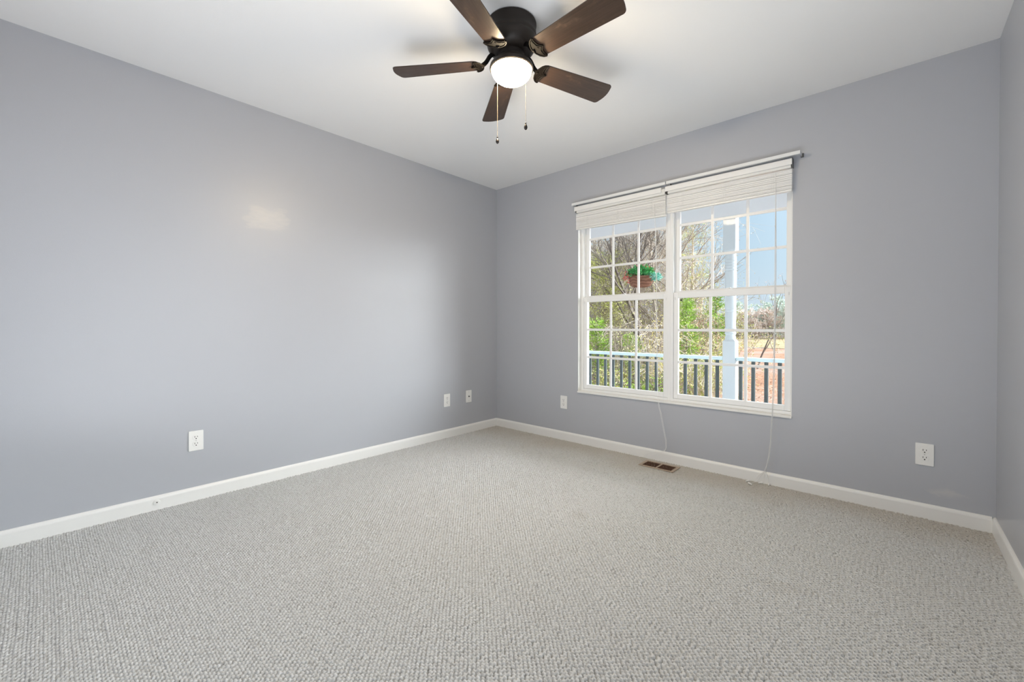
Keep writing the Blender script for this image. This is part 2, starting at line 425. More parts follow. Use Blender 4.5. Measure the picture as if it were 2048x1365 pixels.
def baseboard(name, a, b, inward, label):
    # profile: flat board with a rounded top edge, run from a to b, thickness towards the room
    a, b = Vector(a), Vector(b); n = Vector(inward)
    prof = [(0, -.007), (.013, -.007), (.013, .060), (.0115, .067), (.008, .072), (.004, .0755), (0, .0765)]
    mb = MB(); k = len(prof)
    for p in (a, b):
        for t, z in prof: mb.v.append(tuple(p + n * t + Vector((0, 0, z))))
    mb.f.append(tuple(range(k))); mb.f.append(tuple(reversed(range(k, 2 * k))))
    for i in range(k):
        j = (i + 1) % k; mb.f.append((i, j, k + j, k + i))
    return tag(mb.build(name, M['trim']), label, 'baseboard', kind='structure')
baseboard('baseboard_left', (0, -D, 0), (0, 0, 0), (1, 0, 0), 'white baseboard with a small round cap on it')
baseboard('baseboard_front', (.013, 0, 0), (W - .013, 0, 0), (0, -1, 0), 'white baseboard below the window')
baseboard('baseboard_right', (W, -D, 0), (W, 0, 0), (-1, 0, 0), 'short white baseboard beside the carpet edge')

# ------------------------------------------------------------------ window
# white liner of the opening (returns, head and a thin sill lip)
tag(MB().box(OX0, OX0 + .003, -.001, .05, OZ0, OZ1).box(OX1 - .003, OX1, -.001, .05, OZ0, OZ1).box(OX0, OX1, -.001, .05, OZ1 - .003, OZ1)
    .build('trim_1', M['trim']), 'white returns of the window opening', 'window trim', kind='structure')
tag(MB().box(OX0 - .002, OX1 + .002, -.012, .05, OZ0 - .006, OZ0 + .008).build('trim_3', M['trim'], bevel=.003), 'thin white window sill', 'window sill', kind='structure')

def window_unit(name, x0, x1, label, loc=(0, 0, 0), rz=0.0):
    t = thing(name, loc, label, 'window', kind='structure', rot=(0, 0, rz))
    z0, z1 = OZ0 + .008, OZ1 - .003
    fw = .022
    fr = MB().frame(x0, x1, z0, z1, .045, .142, fw, fw, .020, fw)
    fr.box(x0 + fw, x0 + fw + .006, .078, .086, z0 + .02, z1 - fw).box(x1 - fw - .006, x1 - fw, .078, .086, z0 + .02, z1 - fw)  # parting stops
    fr.build('frame', M['vinyl'], t, bevel=.002)
    a, b = x0 + fw, x1 - fw
    def sash(kind, ya, yb, za, zb, st, rb, rt):
        o = MB().frame(a + .001, b - .001, za, zb, ya, yb, st, st, rb, rt).build(kind, M['vinyl'], t, bevel=.003)
        ga, gb, gc, gd = a + st, b - st, za + rb, zb - rt
        ym = (ya + yb) / 2
        gm = MB().box(ga, gb, ym + .002, ym + .006, gc, gd)
        if kind == 'upper_sash': gm.v = [(x, y + (z - gc) * .0052, z) for x, y, z in gm.v]      # the upper sashes lean out a touch
        gm.build('pane', M['glass'], o)
        g = MB(); mw = .0095
        for i in (1, 2):
            x = ga + (gb - ga) * i / 3; g.box(x - mw, x + mw, ym - .006, ym + .0015, gc, gd)
            z = gc + (gd - gc) * i / 3; g.box(ga, gb, ym - .0055, ym + .0012, z - mw, z + mw)
        g.build('muntin_grid', M['vinyl'], o, bevel=.0015)
        return o
    lo = sash('lower_sash', .050, .076, z0 + .021, 1.282, .034, .036, .044)
    up = sash('upper_sash', .088, .116, 1.262, z1 - fw, .032, .034, .012)
    for fx in (.5,):
        x = a + (b - a) * fx
        MB().box(x - .028, x + .028, .054, .074, 1.282, 1.288).tube([(x - .018, .063, 1.289), (x + .020, .055, 1.294)], .004, 8).build('sash_lock', M['vinyl'], lo)
    MB().tube([(a + .012, .0475, 1.245), (a + .012, .0475, 1.225)], .0035, 8).tube([(b - .012, .0475, 1.245), (b - .012, .0475, 1.225)], .0035, 8).build('tilt_latch', M['rod'], lo)
    return t
window_unit('window_1', 1.003, 1.799, 'white double-hung window with a hanging flower basket behind it')
window_unit('window_2', 1.799, 2.596, 'white double-hung window with the porch post behind it')
window_unit('added_window_1', 1.053, 2.050, 'unseen white side window added for sky light, nearer the front wall', (W, 0, 0), -PI / 2)  # unseen side windows, added to let more sky light in
window_unit('added_window_2', 2.050, 3.047, 'unseen white side window added for sky light, nearer the back wall', (W, 0, 0), -PI / 2)
tag(MB().lathe([(.003, 0), (.006, .002), (.007, .005), (.004, .009)], 10, mtx=Matrix.Translation((1.876, .061, 1.222)) @ Matrix.Rotation(PI / 2, 4, 'X')).build('bug', M['slot'], smooth=True),
    'small dark bug on the glass under the meeting rail', 'insect')

# ------------------------------------------------------------------ curtain rods and blinds
def curtain_rod(x0, x1, z, label, drop=0.0):
    t = thing('curtain_rod', ((x0 + x1) / 2, 0, z), label, 'curtain rod', 'curtain rods over the window')
    c = (x0 + x1) / 2
    # flat lockseam rod with returns to the wall
    # front plate with two lips, the top one deepened to shade the gap
    MB().box(x0 - c, x1 - c, -.080, -.0785, -.010, .010).box(x0 - c, x1 - c, -.0785, -.003, .0085, .010).box(x0 - c, x1 - c, -.0785, -.072, -.010, -.0085).build('rod', M['rod'], t, bevel=.0006)
    for s, x in ((1, x0), (-1, x1)):
        MB().box(x - c if s > 0 else x - c - .0015, x - c + .0015 if s > 0 else x - c, -.0785, -.006, -.009, .009).build('rod_return', M['rod'], t)
        MB().box(x - c - .006, x - c + .009, -.006, -.0005, -.012, .012).build('wall_bracket', M['steel'], t)
    return t
curtain_rod(.984, 1.806, 2.081, 'flat white curtain rod above the window with the flower basket')
curtain_rod(1.813, 2.635, 2.082, 'flat white curtain rod above the window with the porch post')

def on_plane(px, py, axis, v):
    d = CAM_RAY(px, py); t = (v - CAM[axis]) / d[axis]; return CAM + d * t
def CAM_RAY(px, py):
    fw = Vector((-math.sin(YAW) * math.cos(PITCH), math.cos(YAW) * math.cos(PITCH), -math.sin(PITCH)))
    r = Vector((math.cos(YAW), math.sin(YAW), 0)); u = r.cross(fw)
    return fw + r * ((px - 1024) / FOCAL) - u * ((py - 661.37) / FOCAL)
def spline(pts, k=6):
    pts = [Vector(p) for p in pts]; out = []
    for i in range(len(pts) - 1):
        p0, p1, p2, p3 = pts[max(i - 1, 0)], pts[i], pts[i + 1], pts[min(i + 2, len(pts) - 1)]
        for j in range(k):
            t = j / k
            out.append(.5 * ((2 * p1) + (p2 - p0) * t + (2 * p0 - 5 * p1 + 4 * p2 - p3) * t * t + (3 * p1 - p0 - 3 * p2 + p3) * t ** 3))
    out.append(pts[-1]); return out

def mini_blind(x0, x1, tilt, label, cut, cords, seed):
    rnd = random.Random(seed)
    t = thing('mini_blind', ((x0 + x1) / 2, 0, 2.075), label, 'blind', 'mini blinds over the window')
    c = (x0 + x1) / 2; zt = -.040
    L = (x1 - x0) / 2
    MB().box(-L + .004, L - .004, -.044, -.006, zt - .024, zt + .018).build('headrail', M['blind_metal'], t, bevel=.002)
    MB().box(-L - .012, L + .002 - cut, -.054, -.050, zt - .009, zt + .029).build('valance', M['blind'], t, bevel=.002)
    for x in (-L - .002, L + .0005):
        MB().box(x, x + .0035, -.048, -.004, zt - .022, zt + .034).build('end_bracket', M['steel'], t)
    sl = MB(); n = 30; ztop = zt - .034; hgt = .118
    for i in range(n):
        z = ztop - hgt * (i / (n - 1)) - tilt * (i / (n - 1)) * .0
        z += rnd.uniform(-.0005, .0005) - (.0010 if i % 9 > 6 else 0)
        drop = tilt * (i / (n - 1))
        yb = -.028 + rnd.uniform(-.0015, .0015)
        r0 = []
        for s in (-1, 1):
            for k in range(5):
                u = (k - 2) / 2
                r0.append((s * L, yb + u * .0125, z + .0018 * (1 - u * u) + (-drop if s > 0 else 0)))
        k0 = len(sl.v)
        sl.v += r0 + [(p[0], p[1], p[2] - .0034) for p in r0]
        for k in range(4):
            sl.f.append((k0 + k, k0 + k + 1, k0 + 5 + k + 1, k0 + 5 + k)); sl.f.append((k0 + 10 + k, k0 + 15 + k, k0 + 16 + k, k0 + 11 + k))
        sl.f.append((k0, k0 + 5, k0 + 15, k0 + 10)); sl.f.append((k0 + 4, k0 + 14, k0 + 19, k0 + 9))
        sl.f.append(tuple(k0 + q for q in (0, 10, 11, 12, 13, 14, 4, 3, 2, 1))); sl.f.append(tuple(k0 + q for q in (5, 6, 7, 8, 9, 19, 18, 17, 16, 15)))
    sl.build('slat_stack', M['blind'], t)
    br = MB(); zb = ztop - hgt - .004
    k0 = len(br.v)
    for s, dz in ((-1, 0), (1, -tilt)):
        for y, z in ((-.041, -.013), (-.041, -.001), (-.028, .001), (-.015, -.001), (-.015, -.013)): br.v.append((s * L, y, zb + z + dz))
    br.f += [(0, 1, 2, 3, 4), (9, 8, 7, 6, 5)] + [(i, (i + 1) % 5, 5 + (i + 1) % 5, 5 + i) for i in range(5)]
    br.build('bottom_rail', M['blind_metal'], t, bevel=.0015)
    for f in (.14, .5, .86):
        x = -L + 2 * L * f; dz = tilt * f
        MB().tube([(x, -.0425, zt - .024), (x + .001, -.0435, ztop - hgt * .5 - dz * .5), (x - .001, -.0425, zb - .002 - dz)], .0007, 6).build('ladder_cord', M['cord'], t)
        MB().tube([(x + .012, -.0425, zt - .024), (x + .010, -.0445, ztop - hgt * .4 - dz * .4), (x + .013, -.0425, zb - .004 - dz)], .0007, 6).build('ladder_cord', M['cord'], t)
    for pts, end in cords:
        base = t.location
        P = [Vector(p) - base for p in pts]
        co = MB().tube(spline(P), .0011, 6).build('lift_cord', M['cord'], t)
        e = Vector(end) - base; a = rnd.uniform(0, PI)
        mt = Matrix.Translation(e + Vector((0, 0, .0062))) @ Matrix.Rotation(a, 4, 'Z') @ Matrix.Rotation(PI / 2, 4, 'Y')
        MB().lathe([(.0025, -.017), (.0040, -.013), (.0048, -.004), (.0062, .010), (.0062, .016), (.004, .018)], 12, mtx=mt).build('tassel', M['plate'], co, smooth=True)
    return t

def cord_path(pix, y, end, jig, seed):
    r = random.Random(seed)
    pts = [on_plane(px, py, 1, y + jig * .0035) + Vector((jig * .003 + r.uniform(-.0015, .0015), 0, 0)) for px, py in pix]
    pts[0] = on_plane(*pix[0], 1, -.0475)
    last = pts[-1]; e = Vector(end)
    pts.append(Vector(((last.x * .6 + e.x * .4), -.024, max(.05, last.z * .35))))
    pts.append(Vector((last.x * .3 + e.x * .7, -.026, .012)))
    pts.append(Vector((e.x, e.y, .0055)))
    return pts, (e.x, e.y, 0)
LP = [(1309, 408), (1312, 520), (1313.5, 650), (1316, 790), (1322, 830), (1329, 868), (1332, 886), (1329, 902)]
RP = [(1551.6, 345), (1551, 520), (1549, 660), (1547, 780), (1543.5, 850), (1541, 890), (1537, 920), (1531, 941)]
cl = [cord_path(LP, -.060, (1.486, -.024), -1, 1), cord_path(LP, -.060, (1.600, -.026), 1, 2)]
cr = [cord_path(RP, -.060, e, j, 10 + i) for i, (e, j) in enumerate((((2.352, -.050), -1.3), ((2.377, -.096), -.4), ((2.423, -.036), .5), ((2.470, -.030), 1.3)))]
mini_blind(1.004, 1.794, .016, 'raised white mini blind above the flower basket, its cords ending by the floor vent', .030, cl, 3)
mini_blind(1.806, 2.588, .0, 'raised white mini blind above the porch post, its cords ending on bare carpet', .0, cr, 4)

# ------------------------------------------------------------------ wall plates
def rounded(w, h, r, n=5):
    o = []
    for cx, cy, a0 in ((w / 2 - r, h / 2 - r, 0), (-w / 2 + r, h / 2 - r, 90), (-w / 2 + r, -h / 2 + r, 180), (w / 2 - r, -h / 2 + r, 270)):
        for i in range(n + 1):
            a = math.radians(a0 + 90 * i / n); o.append((cx + r * math.cos(a), cy + r * math.sin(a)))
    return o
# built lying in the xz plane facing -y (room side of the front wall)
FACE = Matrix.Rotation(PI / 2, 4, 'X')
def duplex_outlet(loc, rz, label):
    t = thing('wall_outlet', loc, label, 'outlet', 'duplex wall outlets', rot=(0, 0, rz))
    MB().prism(rounded(.072, .117, .004), .0004, .0055, FACE).build('plate', M['plate'], t, bevel=.0018)
    for zc in (.0195, -.0195):
        out = []
        for i in range(28):
            a = 2 * PI * i / 28; x, z = .0172 * math.cos(a), .0172 * math.sin(a)
            out.append((x, max(-.0142, min(.0142, z)) + zc))
        r = MB().prism(out, .0052, .0072, FACE).build('receptacle', M['plate'], t, bevel=.0006)
        s = MB()
        s.box(-.0075, -.0052, -.0078, -.0071, zc + .0000, zc + .0092).box(.0052, .0075, -.0078, -.0071, zc + .0014, zc + .0086)
        s.prism([(.0030 * math.cos(i * PI / 5), -.0068 + zc + .0030 * math.sin(i * PI / 5)) for i in range(10)], .0071, .0078, FACE)
        s.build('contact_slots', M['slot'], r)
    MB().prism([(.0026 * math.cos(i * PI / 5), .0026 * math.sin(i * PI / 5)) for i in range(10)], .0052, .0066, FACE).build('screw', M['screw'], t)
    return t
duplex_outlet((0, -2.551, .349), PI / 2, 'white duplex outlet standing alone on the left wall away from the corner')
duplex_outlet((0, -.659, .3435), PI / 2, 'white duplex outlet beside the small cable plate near the corner')
duplex_outlet((.8505, 0, .340), 0, 'white duplex outlet between the corner and the window')
duplex_outlet((3.1875, 0, .339), 0, 'white duplex outlet on the far side of the window by the narrow wall')

t = thing('cable_plate', (0, -.390, .348), 'narrow white cable plate with one dark jack nearest the corner', 'wall plate', rot=(0, 0, PI / 2))
MB().prism(rounded(.072, .117, .004), .0004, .0055, FACE).build('plate', M['plate'], t, bevel=.0018)
MB().lathe([(.0075, .005), (.0075, .008), (.0048, .008), (.0048, .016)], 12, mtx=FACE).build('coaxial_jack', M['steel'], t)
for zc in (.042, -.042):
    MB().lathe([(.003, .005), (.003, .0064), (.001, .0068)], 10, mtx=FACE @ Matrix.Translation((0, zc, 0))).build('screw', M['screw'], t)

t = thing('cable_grommet', (.013, -2.733, .042), 'small round white cap on the baseboard', 'cap', rot=(0, 0, PI / 2))
MB().lathe([(.016, .0002), (.0155, .0025), (.010, .004), (.004, .0042)], 20, mtx=FACE).build('rim', M['trim'], t, smooth=True)
MB().lathe([(.0028, .004), (.0028, .0062), (.001, .0064)], 10, mtx=FACE).build('screw', M['slot'], t)

# ------------------------------------------------------------------ floor register
t = thing('floor_vent', (1.793, -.142, 0), 'brown floor vent set in the carpet below the window', 'vent')
MB().frame(-.128, .128, -.071, .071, -.006, -.0005, .021, .021, .016, .016).build('frame', M['register_frame'], t, bevel=.0015, rot=(-PI / 2, 0, 0))
MB().box(-.006, .006, -.055, .055, -.001, .0050).build('divider', M['register_frame'], t)
lv = MB()
for i in range(9):
    y = -.048 + i * .012
    for xa, xb in ((-.107, -.006), (.006, .107)):
        lv.bar((xa, y, .0018), (xb, y, .0018), .0062, .0012, up=(0, .8, .6))
lv.build('louvers', M['register'], t)
MB().box(-.108, .108, -.056, .056, -.004, -.0030).build('duct', M['pit'], t)

# ------------------------------------------------------------------ ceiling fan
FC = Vector((1.722, -1.673, H))
fan = thing('ceiling_fan', FC, 'dark bronze hugger ceiling fan with five worn brown blades and a lit bowl', 'ceiling fan')
HS = 1.13
MB().lathe([(r, z * HS) for r, z in [(.110, -.0005), (.116, -.004), (.117, -.010), (.1145, -.014), (.1145, -.046), (.117, -.050), (.117, -.055), (.1145, -.059), (.1145, -.064),
            (.117, -.068), (.1165, -.082), (.113, -.095), (.105, -.107), (.093, -.116), (.080, -.121), (.066, -.123)]], 56).build('motor_housing', M['bronze'], fan, smooth=True)
DZ = -.022
MB().lathe([(r, z + DZ) for r, z in [(.062, -.114), (.062, -.132), (.058, -.136), (.058, -.142), (.062, -.147), (.078, -.156), (.093, -.166), (.1005, -.175), (.1025, -.184), (.1015, -.191), (.097, -.194), (.094, -.193)]], 56, caps=False).build('light_fitter', M['bronze'], fan, smooth=True)
prof = [(.0935, -.186 + DZ)] + [(.0935 * math.cos(a), -.194 + DZ - .060 * math.sin(a)) for a in [i * PI / 24 for i in range(0, 13)]]
prof[-1] = (.0006, prof[-1][1])
MB().lathe(prof, 48).build('glass_bowl', M['globe'], fan, smooth=True)

BZ = -.179
def blade_outline():
    r0, r1, w0, w1 = .152, .570, .106, .134
    pts = []
    def arc(cx, cy, r, a0, a1, n=6):
        for i in range(n + 1):
            a = math.radians(a0 + (a1 - a0) * i / n); pts.append((cx + r * math.cos(a), cy + r * math.sin(a)))
    arc(r0 + .030, -w0 / 2 + .030, .030, 180, 270)
    arc(r1 - .026, -w1 / 2 + .020, .020, 270, 345)
    for i in range(1, 8):
        y = -w1 / 2 + .018 + (w1 - .036) * i / 8; pts.append((r1 + .004 - .010 * ((2 * i / 8 - 1) ** 2), y))
    arc(r1 - .026, w1 / 2 - .020, .020, 15, 90)
    arc(r0 + .030, w0 / 2 - .030, .030, 90, 180)
    return pts
PITCH_B = Matrix.Rotation(math.radians(-12), 4, 'X')     # leading edge down
bl = MB().prism(blade_outline(), -.0028, .0028, PITCH_B).build('blade', M['blade'], fan, bevel=.0015)
# iron: arm from the motor plus a scalloped, scroll-edged foot under the blade root
ir = MB()
ir.tube(spline([(.078, 0, .052), (.102, 0, .040), (.122, 0, .012), (.146, 0, -.006)], 5), [.010] * 15 + [.009], 8)
foot = []
for i in range(41):
    u = i / 40 * 2 - 1; au = abs(u)
    foot.append((.168 + .024 * max(0, 1 - 2.6 * au) ** 1.4 + .006 * math.sin(PI * min(1, au * 1.15)) + .026 * max(0, au - .62) ** 1.2, u * .054))
back = [(.172, .055), (.158, .050), (.146, .038), (.138, .020), (.134, 0), (.138, -.020), (.146, -.038), (.158, -.050), (.172, -.055)]
ir.prism(foot + back, -.0068, -.0029, PITCH_B)
ir.tube([PITCH_B @ Vector((x, y, -.0070)) for x, y in foot], .0022, 6)
ir.tube([PITCH_B @ Vector((x - .009, y * .86, -.0072)) for x, y in foot], .0018, 6)
ir.tube([PITCH_B @ Vector((x, y, -.0060)) for x, y in back], .0040, 6)
for y in (-.030, 0, .030):
    ir.lathe([(.0036, -.0086), (.0036, -.006)], 10, mtx=PITCH_B @ Matrix.Translation((.164, y, 0)))
irn = ir.build('blade_iron', M['iron'], bl, smooth=True)
ANGLES = (70.8, 143.6, 214.2, 287.2, 358.3)
for k in range(5):
    o = bl if k == 0 else copy_tree(bl, fan)
    o.location = (0, 0, BZ); o.rotation_euler = (0, 0, math.radians(ANGLES[k]))
def pull_chain(x, y, ztop, zbot):
    n = int((ztop - zbot) / .0046)
    c = MB().tube([(x, y, ztop), (x, y, zbot)], .0007, 6)
    for i in range(n): 
        z = ztop - (i + .5) * (ztop - zbot) / n
        c.lathe([(.0005, z - .0012), (.0013, z), (.0005, z + .0012)], 6, (x, y))
    o = c.build('pull_chain', M['chain'], fan)
    MB().lathe([(.0012, zbot + .002), (.0042, zbot - .001), (.0022, zbot - .005), (.0030, zbot - .007), (.0072, zbot - .016), (.0082, zbot - .022), (.0062, zbot - .029), (.0015, zbot - .033)], 16, (x, y)).build('fob', M['fob'], o, smooth=True)
pull_chain(-.0994, .0073, -.206, -.494)
pull_chain(.0991, -.0143, -.206, -.496)

# ------------------------------------------------------------------ porch
PY = 1.70
tag(MB().box(-5, 6.0, WT, PY + .14, -.30, -.16).build('porch_floor', M['deck']), 'grey boarded porch floor outside the window', 'porch floor', kind='structure')
tag(MB().box(-5, 6.6, WT, PY + .30, 2.36, 2.50).build('porch_ceiling', M['soffit']), 'grey porch ceiling outside the window', 'porch ceiling', kind='structure')
tag(MB().box(-5, 6.6, PY - .06, PY + .07, 2.178, 2.36).build('porch_beam', M['soffit']), 'grey beam along the porch edge', 'beam', kind='structure')
tag(MB().box(-5, -.12, 0, WT, -1.0, 2.36).build('wall_outside', M['siding']), 'house siding beyond the corner', 'wall', kind='structure')
tag(MB().box(W + WT, 6.6, -7, PY + .14, 2.20, 2.36).build('sun_block_roof', M['soffit']), 'unseen side roof added to block direct sun at the side windows', 'porch roof', kind='structure')  # added out of view to keep direct sun off the side windows

post = thing('porch_post', (1.785, PY, -.16), 'pale turned wooden porch post with square base', 'post')
def sq(z0, z1, w=.122): return rounded(w, w, .004, 2), z0, z1
MB().prism(*sq(0, 1.030)).lathe([(.086, 1.030), (.062, 1.050)], 4, mtx=Matrix.Rotation(PI / 4, 4, 'Z')).build('square_base', M['porch_paint'], post)
pr = [(.050, 1.040), (.052, 1.075), (.047, 1.088), (.047, 1.100), (.054, 1.108), (.055, 1.120), (.048, 1.130), (.048, 1.150), (.054, 1.158), (.054, 1.170), (.049, 1.178), (.050, 1.20)]
for z in (1.34, 1.36, 1.52, 1.54): pr += [(.0535, z - .006), (.0505, z), (.0535, z + .006)]
pr += [(.055, 1.62), (.0555, 1.75)]
for i in range(5): pr += [(.0555, 1.765 + i * .03), (.0515, 1.772 + i * .03), (.0555, 1.779 + i * .03)]
pr += [(.052, 1.93), (.050, 1.98)]
MB().lathe(pr, 28).build('turned_shaft', M['porch_paint'], post, smooth=True)
MB().lathe([(.066, 1.965), (.0845, 1.985)], 4, mtx=Matrix.Rotation(PI / 4, 4, 'Z')).prism(*sq(1.985, 2.338)).build('square_top', M['porch_paint'], post)

def railing(x0, x1, xs, label):
    t = thing('porch_railing', ((x0 + x1) / 2, PY, -.16), label, 'railing', 'porch railings')
    c = (x0 + x1) / 2
    MB().box(x0 - c, x1 - c, -.050, .045, .830, .866).build('handrail', M['rail_paint'], t, bevel=.006)
    MB().box(x0 - c, x1 - c, -.019, .019, .07, .14).build('lower_rail', M['baluster'], t)
    MB().box(-.045, .045, -.04, .04, 0, .07).build('foot_block', M['baluster'], t)
    proto = MB().tube([(0, -.030, .08), (0, -.030, .833)], .0185, 10).build('baluster', M['baluster'], t, bevel=.003)
    for i, x in enumerate(xs):
        o = proto if i == 0 else proto.copy()
        if i: COL.objects.link(o); o.parent = t
        o.location = (x - c, 0, 0)
    return t
railing(-1.30, 1.722, [.1 + .1118 * k for k in range(-11, 15)], 'porch railing section in front of the trees, under the flower basket')
railing(1.848, 3.60, [1.892 + .1155 * k for k in range(0, 15)], 'porch railing section in front of the leaf-covered ground beyond the post')

def scatter_leaves(mb, rnd, c, r, n, L, w, squash=(1, 1, 1), up=.0, hemi=False):
    for _ in range(n):
        while True:
            p = Vector((rnd.uniform(-1, 1), rnd.uniform(-1, 1), rnd.uniform(0 if hemi else -1, 1)))
            if p.length < 1: break
        q = Vector(c) + Vector((p.x * r * squash[0], p.y * r * squash[1], p.z * r * squash[2]))
        d = (p * .6 + Vector((rnd.gauss(0, .6), rnd.gauss(0, .6), rnd.gauss(up, .5)))).normalized()
        s = d.cross(Vector((rnd.gauss(0, 1), rnd.gauss(0, 1), rnd.gauss(0, 1)))).normalized()
        mb.leaf(q, d, s, L * rnd.uniform(.6, 1.3), w * rnd.uniform(.7, 1.3))

rnd = random.Random(5)
BK = Vector((.862, PY - .16, 1.49))
hb = thing('flower_basket', BK, 'hanging brown basket of red flowers and trailing green leaves on the porch', 'hanging basket')
MB().lathe([(.085, 0), (.112, .015), (.128, .05), (.140, .10), (.146, .118), (.134, .118), (.126, .10), (.02, .095)], 28).build('pot', M['basket'], hb, smooth=True)
f = MB(); scatter_leaves(f, rnd, (-.005, 0, .130), .150, 950, .042, .016, (1, 1, .72), .4, True); f.build('foliage', M['flower_leaf'], hb, fix=False)
f = MB(); scatter_leaves(f, rnd, (.140, .02, .112), .095, 300, .036, .012, (1, .8, .42)); f.build('trailing_leaves', M['teal_leaf'], hb, fix=False)
f = MB(); scatter_leaves(f, rnd, (-.10, -.06, .12), .085, 150, .026, .020, (1, 1, .75)); f.build('flowers', M['red_flower'], hb, fix=False)
f = MB(); scatter_leaves(f, rnd, (.01, .0, .215), .085, 60, .028, .020, (1.4, 1, .3)); f.build('flowers', M['red_flower'], hb, fix=False)
for k in range(3):
    a = 2 * PI * k / 3 + .4
    MB().tube([(.142 * math.cos(a), .142 * math.sin(a), .116), (0, 0, .52)], .0014, 5).build('hanger_wire', M['steel'], hb)
MB().tube(spline([(0, 0, .515), (.006, 0, .54), (0, 0, .565), (0, .05, .60), (0, .102, .64)], 4), .0022, 6).build('hook', M['steel'], hb)

# ------------------------------------------------------------------ the land outside
GZ = -1.0
def ground_mesh(name, x0, x1, y0, y1, nx, ny, m, amp, label, dz=0.0):
    mb = MB()
    for j in range(ny + 1):
        for i in range(nx + 1):
            x = x0 + (x1 - x0) * i / nx; y = y0 + (y1 - y0) * j / ny
            mb.v.append((x, y, GZ + dz + amp * noise.noise(Vector((x * .25, y * .25, 3)))))
    for j in range(ny):
        for i in range(nx):
            a = j * (nx + 1) + i; mb.f.append((a, a + 1, a + nx + 2, a + nx + 1))
    return tag(mb.build(name, m, smooth=True), label, 'ground', kind='structure')
ground_mesh('ground', -60, 50, WT, 44, 90, 40, M['ground'], .14, 'leaf-covered reddish ground beyond the porch')
ground_mesh('field', -110, 90, 43.5, 150, 30, 16, M['field'], .25, 'tan dry field beyond the leafy ground', .05)

def depth_at(px, Y): return (Y - CAM.y) / (math.cos(YAW) + math.sin(YAW) * (px - 1024) / FOCAL)
def spot(px, Y):
    p = on_plane(px, 660, 1, Y); return Vector((p.x, Y, GZ))
def up_at(px, py, Y): return CAM.z + (654.4 - py) * depth_at(px, Y) / FOCAL

def limb(mb, rnd, p, d, L, r, depth, spread, tips, lift=.12, kids=(2, 4)):
    n = 3 if depth > 1 else 2
    pts = [p]; q = p.copy(); dd = d.copy()
    for i in range(n):
        dd = (dd + Vector((rnd.gauss(0, .13), rnd.gauss(0, .13), rnd.gauss(lift * .3, .10)))).normalized()
        q = q + dd * (L / n); pts.append(q.copy())
    mb.tube(pts, [r * (1 - .45 * i / n) for i in range(n + 1)], 5 if depth > 2 else 3, cap=False)
    if depth <= 0: tips.append((q, dd)); return
    for k in range(rnd.randint(*kids)):
        t = rnd.uniform(.35, 1.0); i = min(n - 1, int(t * n)); bp = pts[i].lerp(pts[i + 1], t * n - i)
        a = Vector((rnd.gauss(0, 1), rnd.gauss(0, 1), rnd.gauss(.25, .6))).normalized()
        nd = (dd * (1 - spread) + a * spread + Vector((0, 0, lift))).normalized()
        limb(mb, rnd, bp, nd, L * rnd.uniform(.55, .8), r * rnd.uniform(.45, .62), depth - 1, spread, tips, lift, kids)
    limb(mb, rnd, pts[-1], dd, L * .7, r * .55, depth - 1, spread, tips, lift, kids)

def bare_tree(name, px, Y, height, lean, seed, bark, label, leaf=None, nleaf=0, L=.05, depth=5, spread=.55, r=.09, kids=(2, 3), cat='tree', group='trees beyond the porch', first=.33):
    rn = random.Random(seed); b = spot(px, Y)
    t = thing(name, b, label, cat, group)
    tips = []; mb = MB()
    limb(mb, rn, Vector((0, 0, -.1)), Vector((lean[0], lean[1], 1)).normalized(), height * first, r, depth, spread, tips, .10, kids)
    mb.build('trunk', M[bark], t, fix=False)
    if leaf:
        f = MB()
        for q, d in tips:
            for _ in range(nleaf):
                p = q + Vector((rn.gauss(0, .10), rn.gauss(0, .10), rn.gauss(0, .09)))
                dd = (d + Vector((rn.gauss(0, .8), rn.gauss(0, .8), rn.gauss(0, .8)))).normalized()
                s = dd.cross(Vector((rn.gauss(0, 1), rn.gauss(0, 1), rn.gauss(0, 1)))).normalized()
                f.leaf(p, dd, s, L * rn.uniform(.6, 1.3), L * .55)
        f.build('foliage', M[leaf], t, fix=False)
    return t

def evergreen(name, px, Y, height, width, seed, leaf, label, n=2600, L=.16, w=.028, start=.03, taper=.8, group='trees beyond the porch', cat='tree', bark='bark'):
    """conical cedar or pine: trunk, whorled boughs carrying sprays of narrow leaves"""
    rn = random.Random(seed); b = spot(px, Y)
    t = thing(name, b, label, cat, group)
    tr = MB(); tr.tube([(0, 0, -.1), (rn.gauss(0, .05), rn.gauss(0, .05), height * .5), (0, 0, height)], [.035 + height * .010, .02 + height * .006, .012], 7)
    f = MB(); nb = max(18, n // 55)
    for i in range(nb):
        h = start + (1 - start) * (i + rn.random()) / nb
        rad = width * .5 * (1 - h * taper) * rn.uniform(.65, 1.15); a = rn.uniform(0, 2 * PI)
        o = Vector((0, 0, h * height)); tip = o + Vector((math.cos(a) * rad, math.sin(a) * rad, rad * rn.uniform(-.05, .45)))
        tr.tube([o, o.lerp(tip, .55), tip], [.012 + .01 * (1 - h), .008, .003], 3, cap=False)
        for k in range(n // nb):
            u = rn.uniform(.25, 1.05); p = o.lerp(tip, u) + Vector((rn.gauss(0, .07), rn.gauss(0, .07), rn.gauss(0, .06))) * (.5 + width * .35)
            d = ((tip - o).normalized() * .8 + Vector((rn.gauss(0, .5), rn.gauss(0, .5), rn.gauss(.15, .45)))).normalized()
            s = d.cross(Vector((rn.gauss(0, 1), rn.gauss(0, 1), rn.gauss(0, 1)))).normalized()
            f.leaf(p, d, s, L * rn.uniform(.5, 1.3), w * rn.uniform(.7, 1.5))
    tr.build('trunk', M[bark], t, fix=False); f.build('foliage', M[leaf], t, fix=False)
    return t

